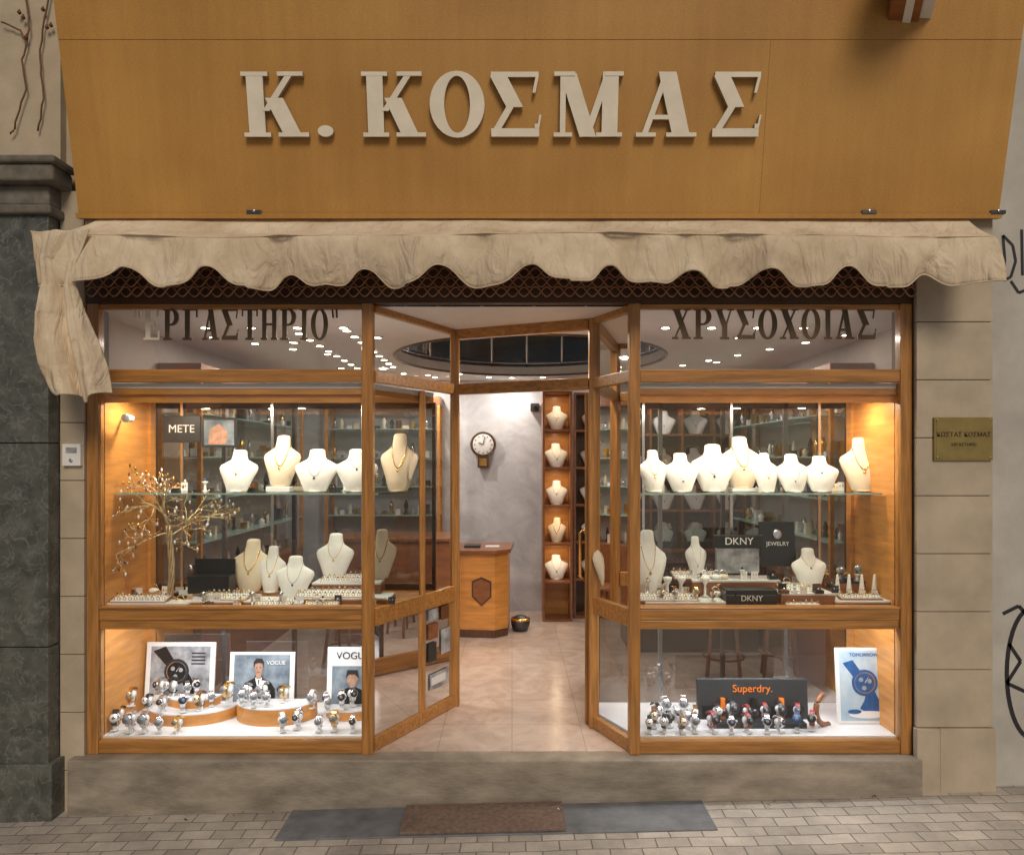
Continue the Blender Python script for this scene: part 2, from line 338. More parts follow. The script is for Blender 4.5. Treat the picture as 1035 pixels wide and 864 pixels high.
def sheet(name,x0,x1,y0,y1,m,h,h0=0):
    mb=MB(); vs=[(x,y,gz(x)+h0) for (x,y) in [(x0,y0),(x1,y0),(x1,y1),(x0,y1)]]
    vt=[(a,b,c+h-h0) for a,b,c in vs]
    mb.add([(a,b,c-.004) for a,b,c in vs]+vt,[[0,3,2,1],[4,5,6,7],[0,1,5,4],[1,2,6,5],[2,3,7,6],[3,0,4,7]],m)
    mb.build(name,None,bevel=.003)
sheet('slate_slab',-1.19,1.03,-.385,-.095,SLATE,.008)
sheet('doormat',-.57,.27,-.375,-.10,MATB,.024,.013)
random.seed(77); mb=MB()
for k in range(26):
    x=random.uniform(-2.5,2.7); y=random.choice([random.uniform(-.8,-.1),random.uniform(-.18,-.1)]); s=random.uniform(.006,.016); a=random.uniform(0,6.28); z=gz(x)+.012+(.02 if -1.2<x<1.05 and y>-.4 else 0)
    c_,s_=math.cos(a)*s,math.sin(a)*s
    mb.add([(x-c_,y-s_,z),(x+s_*.4,y-c_*.4,z+.004),(x+c_,y+s_,z+.001),(x-s_*.4,y+c_*.4,z+.005)],[[0,1,2,3]],random.choice([LEAF,LEAF,WPL,BLK2]))
mb.build('street_litter')

# ------------------------------------------------ fascia sign
th=math.atan(.2/1.02)
sg=empty('shop_sign',(0,-.10,2.97),(th,0,0))
mb=MB()
mb.box(-2.35,1.3396,0,.03,0,.8525,PLY); mb.box(1.3404,2.64,0,.03,0,.8525,PLY)
mb.box(-2.35,2.64,-.002,.03,.8533,1.6,PLY)
mb.box(-2.35,2.64,.031,.05,0,1.6,DBR)
mb.build('signboard',sg,bevel=.0008)
mb=MB(); mb.box(-2.36,2.65,-.012,.03,-.03,-.002,PLY); mb.build('bottom_trim',sg)
for ch,u0,u1 in [('K',248,312),('.',322,338),('K',368,430),('O',436,490),('S',496,547),('M',560,629),('A',643,704),('S',719,768)]:
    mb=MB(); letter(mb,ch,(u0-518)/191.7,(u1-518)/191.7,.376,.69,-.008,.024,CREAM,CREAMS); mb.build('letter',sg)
g=empty('eave_beam',(2.0,-.36,3.955),(math.radians(-10),0,math.radians(-22)))
mb=MB(); mb.box(-.09,.06,-.3,.15,-.05,.16,WR); mb.build('timber',g,bevel=.006)
mb=MB(); mb.box(.061,.12,-.29,.15,-.03,.16,WPL); mb.box(-.02,.02,-.28,.15,-.056,-.051,WPL); mb.build('painted_face',g,bevel=.004)
mb=MB()
for pts in [[(25,-10),(30,30),(22,60),(26,90),(14,130),(10,136)],[(50,-10),(40,50),(44,100),(36,138)],[(2,22),(20,30),(28,46)]]:
    P3=[]
    for k in range(len(pts)-1):
        for t in range(6):
            a=t/6; P3.append((wx(pts[k][0]*(1-a)+pts[k+1][0]*a,-.05)+random.uniform(-.004,.004),-.04-random.uniform(0,.01),wz(pts[k][1]*(1-a)+pts[k+1][1]*a,-.05)))
    mb.tube(P3,.0045,BRN,6)
for (u,v) in [(24,20),(27,40),(20,15),(48,30),(44,12),(52,28)]:
    mb.lathe((wx(u,-.05),-.05,wz(v,-.05)),[(.002,0),(.012,.01),(.002,.03)],BRN,6)
mb.build('dry_vine')

# ------------------------------------------------ shutter box + grille
mb=MB(); mb.box(-2.36,2.22,-.02,.029,2.585,2.96,DBR); mb.build('shutter_housing')
g=empty('security_grille')
for r in range(3):
    mb=MB()
    for s in (1,-1):
        mb.tube([(-2.34+k*.0125,-.05+.004*s,2.555+r*.052+s*.027*math.sin(2*math.pi*(k*.0125)/.125+ (r%2)*math.pi/2)) for k in range(365)],.0042,LATT,6)
    mb.build('grille_links',g)

# ------------------------------------------------ awning
ag=empty('awning')
NX=640; XL=-2.43; XR=2.485
notch=[wx(u,-.3) for u in (130,210,290,370,447,535,617,700,780,860,937)]
random.seed(3)
ph=[random.uniform(0,6.28) for _ in range(12)]
def fold(x,v):
    s=0
    for k,(fr,am) in enumerate([(1.3,.016),(2.9,.012),(5.3,.013),(9.1,.009),(15,.005),(24,.0025)]):
        s+=am*math.sin(fr*x*2+ph[k]+v*1.8*(k-2)+.8*math.sin(x*3+k))
    return s
RW=18; vs=[]
for j in range(RW+1):
    v=j/RW
    for i in range(NX+1):
        x=XL+(XR-XL)*i/NX
        ni=min(range(len(notch)),key=lambda q:abs(x-notch[q])); dn=abs(x-notch[ni])
        hh=.082+.012*math.sin(ni*2.3); wd=.088+.012*math.sin(ni*1.7+1)
        up=hh*math.exp(-(dn/wd)**2.6)+.010*math.cos(x*9+ni)
        sag=.014*math.sin(x*1.7+1)+.008*math.sin(x*5.1)
        zb=2.528+up+sag*.5
        if v<.4:
            t=v/.4; y=-.05-.25*t**1.1; zt=2.975-.19*t - .02*math.sin(math.pi*t)*(1+.5*math.sin(x*4)); z=zt+sag*t*.6; y-=fold(x,v)*t*.6
            x=x+ (0.0 if XL+.3<x else (1-t)*.20*(1-(x-XL)/.3))
        else:
            t=(v-.4)/.6; zt=2.785+sag*.6; z=zt+(zb-zt)*t; y=-.30-.012*math.sin(t*math.pi)+fold(x,v)*(.5+1.5*t)-.02*t*math.exp(-(dn/.05)**2)
        vs.append((x,y,z))
fs=[[j*(NX+1)+i,j*(NX+1)+i+1,(j+1)*(NX+1)+i+1,(j+1)*(NX+1)+i] for j in range(RW) for i in range(NX)]
mb=MB(); mb.add(vs,fs,CANVAS,True); o=mb.build('canvas_valance',ag); sm=o.modifiers.new('s','SOLIDIFY'); sm.thickness=.003
mb=MB(); last=vs[-(NX+1):]; mb.tube([(a,b-.003,c+.003) for a,b,c in last],.0036,CANVAS2,6)
mid=vs[7*(NX+1):8*(NX+1)]; mb.tube([(a,b-.002,c) for a,b,c in mid],.004,CANVAS2,6)
mb.build('hem',ag)
mb=MB(); mb.cyl((-2.4,-.25,2.775),(2.46,-.25,2.775),.018,SILV); mb.cyl((-2.34,-.03,2.93),(2.46,-.03,2.93),.03,CANVAS); mb.build('front_bar',ag)
mb=MB()
for u in (258,878,1008):
    x=wx(u,-.1); mb.box(x-.04,x+.04,-.115,-.09,2.96,2.98,STEELD); mb.cyl((x,-.12,2.975),(x,-.09,2.975),.008,SILV,8)
for x in (-2.38,2.46): mb.tube([(x,-.03,2.9),(x,-.13,2.81),(x,-.25,2.775)],.012,SILV)
mb.build('brackets',ag,bevel=.002)
keys=[(0,234,33,95),(.18,262,34,84),(.34,290,40,80),(.5,318,37,88),(.68,345,37,97),(.86,375,42,106),(1,404,54,110)]
def kl(v):
    for a,b in zip(keys,keys[1:]):
        if v<=b[0]+1e-9:
            t=(v-a[0])/(b[0]-a[0]); t=t*t*(3-2*t); return [a[k]+(b[k]-a[k])*t for k in range(4)]
    return keys[-1]
vs=[]; NU=90; NV=60
for j in range(NV+1):
    v=j/NV; _,yy,ul,ur=kl(v)
    for i in range(NU+1):
        u=i/NU
        uu=ul+(ur-ul)*(u+.03*math.sin(u*9+v*4)); am=.010+.030*min(1,v*1.6)
        y=-.315+am*math.sin(u*11+1.6*math.sin(v*2.6)+v*1.5)+.4*am*math.sin(u*23+v*4)+.006*math.sin(v*22+u*5)*(1-v)
        edge=-16*(abs(u-.6)*1.5)**2*v*v+3*math.sin(u*12)*v*v
        vs.append((wx(uu,-.3),y,wz(yy+edge,-.3)))
mb=MB(); mb.add(vs,[[j*(NU+1)+i,j*(NU+1)+i+1,(j+1)*(NU+1)+i+1,(j+1)*(NU+1)+i] for j in range(NV) for i in range(NU)],CANVAS,True)
o=mb.build('hanging_cloth',ag); sm=o.modifiers.new('s','SOLIDIFY'); sm.thickness=.004

# ------------------------------------------------ shopfront frame
L0=(-.80,0); L1=(-.38,.75); R0=(.68,0); R1=(.50,.38)
fr=empty('shopfront_frame')
def lerp(a,b,t): return (a[0]+(b[0]-a[0])*t,a[1]+(b[1]-a[1])*t)
mb=MB()
mb.box(-2.36,-2.295,-.015,.045,0,2.50,WV); mb.box(2.155,2.22,-.015,.045,0,2.50,WV)
mb.box(-.833,-.772,-.022,.045,0,2.50,WV); mb.box(.65,.711,-.022,.045,0,2.50,WV)
for p in (L1,R1): mb.box(p[0]-.03,p[0]+.03,p[1]-.03,p[1]+.03,0,2.50,WV)
q=lerp(L0,L1,.58); mb.box(q[0]-.018,q[0]+.018,q[1]-.022,q[1]+.022,.0,2.06,WV)
mb.build('posts',fr,bevel=.005)
mb=MB()
mb.box(-2.36,2.22,-.018,.05,2.501,2.583,DBR); mb.build('head_rail',fr,bevel=.003)
mb=MB()
for (a,b) in [(-2.295,-.833),(.711,2.155)]:
    mb.box(a,b,-.010,.04,2.065,2.135,WH)
    mb.box(a,b,-.002,.03,2.47,2.5,WH)
    mb.box(a,b,-.006,.05,.74,.80,WH); mb.box(a,b,.0,.045,.69,.738,WH); mb.box(a,b,-.013,.06,.802,.815,WH)
    mb.box(a,b,-.010,.04,0.002,.075,WH)
for a,b in [(L0,L1),(R0,R1)]:
    for z0,z1 in [(2.067,2.133),(.70,.80),(.002,.073),(2.46,2.5)]:
        mb.bar(lerp(a,b,.05),lerp(a,b,.96),z0,z1,.04,WH)
mb.bar(lerp(L1,R1,.03),lerp(L1,R1,.97),2.065,2.135,.045,WH); mb.bar(lerp(L1,R1,.03),lerp(L1,R1,.97),2.43,2.5,.045,WH)
mb.build('rails',fr,bevel=.004)
mb=MB()
for (a,b) in [(-2.295,-.833),(.711,2.155)]:
    mb.pane((a,.012),(b,.012),.075,.69,GLASS); mb.pane((a,.012),(b,.012),.81,2.065,GLASS); mb.pane((a,.014),(b,.014),2.135,2.47,GLASST)
for a,b in [(L0,L1),(R0,R1)]:
    mb.pane(a,b,.073,.70,GLASS); mb.pane(a,b,.80,2.067,GLASS); mb.pane(a,b,2.133,2.46,GLASS)
mb.pane(L1,R1,2.135,2.43,GLASS)
mb.build('glazing',fr)
dr=empty('entrance_door',(.47,.42,0),(0,0,math.radians(90-6.5)))
mb=MB(); w=.82
mb.box(0,.07,-.02,.02,.01,2.05,WV); mb.box(w-.07,w,-.02,.02,.01,2.05,WV); mb.box(.07,w-.07,-.02,.02,1.97,2.05,WH); mb.box(.07,w-.07,-.02,.02,.01,.13,WH); mb.box(.07,w-.07,-.02,.02,.88,.95,WH)
mb.build('leaf_frame',dr,bevel=.004)
mb=MB(); mb.pane((.07,0),(w-.07,0),.13,.88,GLASS); mb.pane((.07,0),(w-.07,0),.95,1.97,GLASS); mb.build('leaf_glass',dr)
mb=MB()
for s in (-1,1): mb.tube([(w-.035,.02*s,.75),(w-.035,.06*s,.78),(w-.035,.06*s,1.1),(w-.035,.02*s,1.13)],.012,GOLD)
mb.build('door_handle',dr)
g=empty('window_stickers')
mb=MB()
def splayquad(t0,t1,z0,z1,m,off=.01):
    a=lerp(L0,L1,t0); b=lerp(L0,L1,t1); d=Vector((b[0]-a[0],b[1]-a[1])).normalized(); n=Vector((d.y,-d.x))*off
    mb.pane((a[0]+n.x,a[1]+n.y),(b[0]+n.x,b[1]+n.y),z0,z1,m)
for t0,t1,z0,z1,m in [(.64,.76,.62,.69,GREYP),(.64,.76,.50,.60,WR),(.66,.90,.18,.28,GREYP),(.80,.92,.38,.54,GREYP),(.64,.74,.36,.48,BLK2),(.67,.85,.21,.26,WPL),(.80,.90,.60,.69,BRN)]:
    splayquad(t0,t1,z0,z1,m,.008+.002*random.random()+(.003 if t0==.67 else 0))
mb.build('sticker_sheets',g)
tl=empty('transom_lettering')
word(tl,'"EPGASTHPIO"',wx(134,0),wx(343,0),2.30,2.475,.008,.006,BRZ,first=BRZL)
word(tl,'XPYSOXOIAS',wx(680,0),wx(886,0),2.305,2.475,.008,.006,BRZ)

# ------------------------------------------------ showcases
LP=[(-2.295,.03),(-.815,.03),(-.50,.56),(-2.295,.56)]
RP=[(.70,.03),(2.155,.03),(2.155,.56),(.55,.56),(.525,.38)]
LC=(1,.86,.66)
def downlight(x,y,z,power,col=LC,r=.03,size=.05,mat=LAMPW):
    mb=MB(); mb.lathe((x,y,z),[(r+.012,0),(r+.012,-.006),(r,-.008),(r-.002,0)],SILV,20); mb.lathe((x,y,z),[(r-.003,-.001),(r-.003,-.004)],mat,16)
    o=mb.build('recessed_downlight')
    if power:
        l=bpy.data.lights.new('lamp','AREA'); l.shape='DISK'; l.size=size; l.energy=power; l.color=col
        lo=bpy.data.objects.new('lamp',l); scene.collection.objects.link(lo); lo.location=(x,y,z-.012); lo.parent=o
def showcase(poly,x0,x1,side):
    g=empty('display_window')
    mb=MB()
    mb.prism(poly,2.0,2.03,WI); mb.prism(poly,.765,.80,WI); mb.prism(poly,.03,.085,WPL)
    mb.prism([(p[0],p[1]) for p in poly],2.032,2.06,CEIL)
    mb.box(x0,x1,.05,.07,1.955,2.0,WI)
    mb.build('case_boards',g)
    mb=MB()
    if side<0: mb.box(x0-.05,x0,.05,.56,.0,2.06,WI); mb.box(x0,x0+.02,.50,.56,.085,2.0,WI)
    else: mb.box(x1,x1+.05,.05,.56,.0,2.06,WI); mb.box(x1-.02,x1,.50,.56,.085,2.0,WI)
    mb.build('side_panel',g)
    mb=MB(); xb0=poly[-1][0] if side<0 else poly[3][0]; xb1=poly[2][0]
    a,b=min(xb0,xb1),max(xb0,xb1)
    mb.pane((a,.565),(b,.565),.085,.765,GLASSB); mb.pane((a,.565),(b,.565),.80,2.0,GLASSB); mb.build('back_glass',g)
    mb=MB(); n=4
    for k in range(n+1):
        x=a+(b-a)*k/n; mb.box(x-.012,x+.012,.57,.60,.085,2.0,SILV if k%2 else WD)
    mb.box(a,b,.57,.60,1.96,2.0,WD); mb.box(a,b,.57,.60,.80,.84,WD)
    mb.build('back_frame',g)
    sp=[(x0+.01,.14),(x1-.02 if side>0 else -.77,.14),(x1-.02 if side>0 else -.60,.44),(x0+.01,.44)]
    if side>0: sp[0]=(.66,.14); sp[3]=(.56,.44)
    mb=MB(); mb.prism(sp,1.432,1.44,GLASSS); mb.build('glass_shelf',g)
    mb=MB(); mb.box(sp[0][0],sp[1][0],.135,.1395,1.431,1.441,GEDGE); mb.build('shelf_edge',g)
    mb=MB()
    for k in (.12,.5,.88):
        x=sp[0][0]+(sp[1][0]-sp[0][0])*k
        mb.box(x-.008,x+.008,.545,.56,.80,2.0,SILV); mb.box(x-.004,x+.004,.30,.55,1.418,1.431,SILV)
    mb.build('shelf_uprights',g)
    for k in range(6):
        x=x0+.16+(x1-x0-.32)*k/5; downlight(x,.17+.06*(k%2),2.0,[3.6,0,3.6,3.6,0,3.6][k])
    mb=MB(); mb.box(x0+.1,x1-.1,.07,.10,.745,.764,LAMPC); o=mb.build('fluorescent_strip_light')
    l=bpy.data.lights.new('tube_light','AREA'); l.shape='RECTANGLE'; l.size=x1-x0-.2; l.size_y=.03; l.energy=7.5; l.color=(.90,.95,1)
    lo=bpy.data.objects.new('tube_light',l); scene.collection.objects.link(lo); lo.location=((x0+x1)/2,.085,.74); lo.rotation_euler=(math.radians(18),0,0); lo.parent=o
    return g
showcase(LP,-2.295,-.83,-1); showcase(RP,.71,2.155,1)

# ------------------------------------------------ bust meshes
BP=[(0,.20,.09),(.04,.23,.11),(.15,.27,.14),(.3,.33,.16),(.45,.40,.15),(.56,.43,.125),(.63,.40,.105),(.69,.30,.09),(.75,.20,.08),(.82,.165,.077),(.9,.155,.075),(.96,.15,.07),(.99,.12,.055),(1,.06,.03)]
def bi(t):
    for a,b in zip(BP,BP[1:]):
        if t<=b[0]:
            k=(t-a[0])/(b[0]-a[0]); return a[1]+(b[1]-a[1])*k,a[2]+(b[2]-a[2])*k
    return BP[-1][1:]
def bust(mat,wide=1.0,drop=.5,gem=True,chain=GOLD,gemm=GOLD,fat=.006):
    mb=MB(); rings=[]
    for t,w,dp in BP:
        yo=.22*t; rings.append([(w*wide*math.cos(a),yo+dp*math.sin(a)*(1 if math.sin(a)<0 else .5),t) for a in [2*math.pi*k/28 for k in range(28)]])
    mb.loft(rings,mat)
    mb.lathe((0,.02,-.0),[(.17,-.002),(.17,.015),(.1,.02)],mat,16)
    for dd in ([drop] if drop else []):
        pts=[]
        for k in range(-14,15):
            u=k/14; z=.80-dd*(1-abs(u)**1.7)*.8; x=u*.17*wide*(1+.5*(1-abs(u))*dd*2)
            w,dp=bi(z); q=max(0,1-(x/(w*wide))**2); y=.22*z-dp*math.sqrt(q)-.004; pts.append((x,y,z))
        mb.tube(pts,fat,chain,6)
        if gem:
            p=pts[14]; mb.lathe((p[0],p[1]-.012,p[2]-.045),[(.004,-.03),(.026,-.012),(.026,.012),(.004,.035)],gemm,8)
    return mb.mesh('bust')
BM=[bust(WHITE,1.1,.42,fat=.005),bust(WHITE,1.05,.6,chain=SILV,gemm=SILV,fat=.005),bust(WHITE,1.15,.3,gem=True,chain=GOLD,gemm=BLUE,fat=.005),bust(WHITE,.8,.5,chain=GOLD,fat=.007),bust(CRM,.95,.5,chain=GOLD,fat=.011),bust(WHITE,1.2,.55,chain=STEELD,gemm=BLACK,fat=.004)]
def putbust(u,vt,z,d,k,wscale=1.0,rz=0):
    h=wz(vt,d)-z; inst(BM[k],'necklace_bust',(wx(u,d),d,z+.003),math.radians(rz),(h*wscale,h,h))
SZ=1.441
putbust(240,455,SZ,.27,0,1.0); putbust(319,454,SZ,.27,5,1.0); putbust(284,440,SZ+.03,.33,4,.9); putbust(361,454,SZ,.27,2,1.0,10); putbust(403,438,SZ+.0,.33,4,.8)
for u,v,k,dd in [(662,455,3,.25),(690,458,1,.25),(722,449,5,.28),(776,458,3,.25),(803,459,1,.25),(831,461,2,.25)]: putbust(u,v,SZ,dd,k,1.05 if u!=722 else .9,random.uniform(-8,8))
putbust(751,441,SZ+.02,.36,4,1.0); putbust(873,442,SZ,.34,4,.95,-12)
mb=MB(); mb.box(wx(272,.33),wx(296,.33),.28,.38,SZ,SZ+.03,WPL); mb.box(wx(738,.36),wx(764,.36),.31,.41,SZ,SZ+.02,WPL); mb.build('display_risers',None,bevel=.003)

TZ=.801
def riser(u0,u1,d0,d1,z0,z1,top=WPL,edge=WR,name='display_riser'):
    mb=MB(); x0=wx(u0,d0); x1=wx(u1,d0); mb.box(x0,x1,d0,d1,z0,z1-.012,edge); mb.box(x0+.004,x1-.004,d0-.001,d1-.004,z1-.0115,z1,top); mb.build(name,None,bevel=.002)
def ring_tray(x,y,z,w,h,nx,ny,mat=WPL,rz=0,edge=WR,tilt=.25):
    mb=MB(); mb.box(-w/2,w/2,-h/2,h/2,0,.012,edge); mb.box(-w/2+.006,w/2-.006,-h/2+.006,h/2-.006,.012,.018,mat)
    for i in range(nx):
        for j in range(ny):
            cx=-w/2+w*(i+.5)/nx; cy=-h/2+h*(j+.5)/ny; m=random.choice([GOLD,GOLD,SILV])
            mb.tube([(cx+.009*math.cos(a),cy,.026+.009*math.sin(a)) for a in [k*math.pi/5 for k in range(11)]],.0022,m,5)
            if random.random()<.7: mb.lathe((cx,cy,.034),[(.001,0),(.005,.003),(.001,.009)],random.choice([SILV,GOLD,SILV,WHITE,WHITE,BLACK]),6)
    mb.build('jewelry_tray',None,bevel=.001,loc=(x,y,z),rot=(tilt,0,rz))
def clutter(name,u0,u1,d0,d1,z,n,seed,tall=.1):
    random.seed(seed); mb=MB()
    for k in range(n):
        u=u0+(u1-u0)*(k+random.random())/n; d=random.uniform(d0,d1); x=wx(u,d); t=random.random()
        if t<.3:
            h=random.uniform(.035,.06); mb.box(x-.02,x+.02,d,d+.004,z,z+h,random.choice([WHITE,BLK2,CRM,WPL]))
            for s in (-1,1): mb.lathe((x+s*.008,d-.003,z+h*.6),[(.001,-.006),(.004,0),(.001,.006)],random.choice([GOLD,SILV,BLUE]),6)
        elif t<.6:
            h=random.uniform(.03,tall); mb.lathe((x,d,z),[(.02,0),(.007,.008),(.007,h*.7),(.018,h*.85),(.018,h*.9),(.003,h*.95)],random.choice([WHITE,SILV,GOLD,WHITE]),10)
            mb.lathe((x,d,z+h*.95),[(.002,0),(.008,.008),(.002,.016)],random.choice([GOLD,SILV,BLUE,BLACK]),7)
        elif t<.82:
            mb.lathe((x,d,z),[(.028,0),(.032,.012),(.026,.024),(.01,.028)],random.choice([WHITE,CRM,BLK2]),12)
            mb.tube([(x+.022*math.cos(a),d+.004*math.sin(a),z+.03+.022*math.sin(a)) for a in [q*math.pi/7 for q in range(15)]],.003,random.choice([GOLD,SILV]),6)
        else:
            mb.box(x-.024,x+.024,d-.02,d+.02,z,z+.018,random.choice([BRN,BLACK,WPL])); mb.box(x-.024,x+.024,d+.02,d+.024,z,z+.05,random.choice([BRN,BLACK,WPL])); mb.lathe((x,d,z+.018),[(.008,0),(.006,.01),(.001,.014)],SILV,8)
    mb.build(name)
riser(105,190,.07,.18,TZ,TZ+.02); riser(190,300,.12,.26,TZ,TZ+.022); riser(300,395,.14,.32,TZ,TZ+.035); riser(315,385,.26,.42,TZ+.035,TZ+.10,WPL)
ring_tray(-2.13,.12,TZ+.022,.32,.09,10,2); ring_tray(-1.66,.18,TZ+.024,.26,.10,9,3); ring_tray(-1.05,.20,TZ+.037,.42,.11,13,3); ring_tray(-1.36,.1,TZ,.22,.07,7,2); ring_tray(-1.08,.09,TZ,.20,.06,7,2)
ring_tray(-1.0,.34,TZ+.102,.30,.12,10,3)
clutter('bench_jewelry',180,400,.08,.14,TZ+.002,14,21,.08); clutter('bench_jewelry',110,260,.34,.5,TZ+.0,12,22,.16); clutter('bench_jewelry',120,200,.2,.3,TZ+.0,7,23,.08)
putbust(253,546,TZ+.03,.36,4,.95); putbust(274,553,TZ+.03,.34,3,.9); putbust(297,563,TZ+.02,.22,5,.95); putbust(338,540,TZ+.10,.38,0,.9); putbust(385,536,TZ+.10,.42,4,.8)
riser(652,735,.08,.22,TZ,TZ+.025); riser(700,790,.24,.42,TZ,TZ+.12,WPL); riser(790,845,.10,.30,TZ,TZ+.07,WPL); riser(845,905,.08,.30,TZ,TZ+.03)
ring_tray(.90,.14,TZ+.027,.34,.10,11,3); ring_tray(1.67,.2,TZ+.072,.22,.12,7,3); ring_tray(1.12,.34,TZ+.122,.30,.12,9,3); ring_tray(2.0,.13,TZ+.032,.24,.06,7,2); ring_tray(1.65,.08,TZ+.0,.20,.04,6,1)
clutter('bench_jewelry',655,735,.22,.30,TZ+.03,9,31,.14); clutter('bench_jewelry',650,720,.36,.48,TZ,8,32,.22); clutter('bench_jewelry',790,850,.28,.34,TZ+.07,6,33,.1); clutter('bench_jewelry',786,850,.09,.12,TZ+.07,5,34,.05)
clutter('shelf_jewelry',650,860,.36,.42,SZ,16,35,.12); clutter('shelf_jewelry',170,370,.38,.42,SZ,12,36,.1)
clutter('bench_jewelry',850,912,.37,.40,TZ+.092,6,37,.16); clutter('bench_jewelry',705,785,.26,.29,TZ+.122,7,38,.06)
putbust(624,534,TZ+.0,.30,4,.8,10); putbust(657,537,TZ+.01,.33,3,.85); putbust(705,543,TZ+.12,.34,1,.6); putbust(820,555,TZ+.07,.22,2,.9)
mb=MB()
for u in (851,863,876,889):
    x=wx(u,.15); mb.lathe((x,.2,TZ+.031),[(.018,0),(.016,.03),(.010,.09),(.006,.125),(.002,.132)],WHITE,14)
    mb.tube([(x+.016*math.cos(a),.2+.016*math.sin(a),TZ+.075) for a in [k*math.pi/6 for k in range(13)]],.0025,GOLD,6)
mb.build('ring_cones')
mb=MB()
for u in (676,690,714): 
    x=wx(u,.2); mb.lathe((x,.22,TZ+.026),[(.03,0),(.008,.012),(.007,.07),(.024,.10),(.026,.115),(.004,.12)],WHITE,14)
for u in (214,262,290): 
    x=wx(u,.2); mb.lathe((x,.10,TZ+.002),[(.02,0),(.006,.01),(.006,.05),(.02,.07),(.003,.08)],SILV,14)
mb.build('earring_stands')
def signbox(u0,u1,v0,v1,d,dep,mat,txt=None,tsize=.04,tm=FRAMEW,name='brand_sign',tilt=0):
    x0,x1=wx(u0,d),wx(u1,d); z0,z1=wz(v1,d),wz(v0,d); g=empty(name,((x0+x1)/2,d,z0),(math.radians(-tilt),0,0)); w=x1-x0; h=z1-z0
    mb=MB(); mb.box(-w/2,w/2,0,dep,0,h,mat); mb.build('panel',g,bevel=.002)
    if txt: text(txt,tsize,(0,-.0015,h*.5),tm,g,'lettering')
    return g,w,h
signbox(723,772,541,553,.30,.05,BLACK,'DKNY',.062)
signbox(725,768,554,579,.31,.04,GREYP)
g,w,h=signbox(770,806,527,572,.34,.012,BLACK,'JEWELRY',.035,tilt=10)
mb=MB(); mb.lathe((0,-.004,h*.72),[(.001,0),(.03,0),(.03,-.003),(.02,-.004),(.001,-.004)],SILV,20,'y'); mb.build('printed_ring',g)
gb=empty('gift_box',(wx(759,.12),.10,TZ)); mb=MB(); mb.box(-.145,.145,0,.1,0,.06,BLACK); mb.box(-.147,.147,-.002,.102,.062,.09,BLACK); mb.build('box',gb,bevel=.003); text('DKNY',.045,(0,-.003,.04),FRAMEW,gb,'lettering')
g,w,h=signbox(190,232,582,600,.22,.10,BLACK,None,name='jewelry_box')
mb=MB(); mb.box(-w/2,w/2,.09,.10,h+.001,h+.09,BLACK); mb.build('lid',g,bevel=.002)
signbox(165,203,420,447,.5,.01,BLK2,'METE',.07,name='brand_sign')
g,w,h=signbox(204,240,422,452,.5,.01,BLK2,None,name='photo_card')
mb=MB(); mb.box(-w*.42,w*.42,-.002,-.001,h*.08,h*.92,SUIT); mb.prismxz([(a*w,b*h) for a,b in [(-.3,.1),(.2,.1),(.25,.5),(0,.8),(-.25,.6)]],-.004,-.0025,SKIN); mb.build('print',g)
random.seed(12)
mb=MB()
base_=Vector((wx(172,.26),.26,TZ))
for s in range(5):
    mb.tube([tuple(base_+Vector((.012*math.cos(s*1.257+k*.45)+.012*math.sin(k*.3),.012*math.sin(s*1.257+k*.45),k*.034))) for k in range(14)],.0075,GOLDD,6,.006)
for s in range(7):
    a=s*.9; mb.tube([tuple(base_+Vector((0,0,.02))),tuple(base_+Vector((.05*math.cos(a),.05*math.sin(a),.006))),tuple(base_+Vector((.09*math.cos(a+.3),.08*math.sin(a+.3),.003)))],.006,GOLDD,6,.002)
def br(p,d,l,r,dep):
    pts=[p]; q=p.copy(); dd=d.copy()
    for k in range(5):
        dd=(dd+Vector((random.uniform(-.3,.3),random.uniform(-.3,.3),random.uniform(-.25,.25)))).normalized(); q=q+dd*l/5
        q.y=min(max(q.y,.06),.50); q.x=max(q.x,-2.27); q.z=min(q.z,1.80); pts.append(q.copy())
    mb.tube([tuple(x) for x in pts],r,GOLDD,5,r*.6)
    if dep==0:
        mb.lathe(tuple(q),[(.001,-.014),(.006,-.005),(.006,.004),(.001,.01)],random.choice([GOLD,SILV,GOLD,BRN,WHITE]),6); return
    for k in range(3): 
        st=pts[random.choice([3,4,5])]
        br(st,(dd+Vector((random.uniform(-1,1),random.uniform(-.8,.8),random.uniform(-.6,.6)))).normalized(),l*.66,r*.66,dep-1)
top=base_+Vector((0,0,.42))
for k in range(8):
    a=k*math.pi*2/8+.2; br(top+Vector((0,0,random.uniform(-.05,.06))),Vector((1.3*math.cos(a),.6*math.sin(a),random.uniform(0,1.2))).normalized(),.20,.006,3)
mb.build('wire_jewelry_tree')

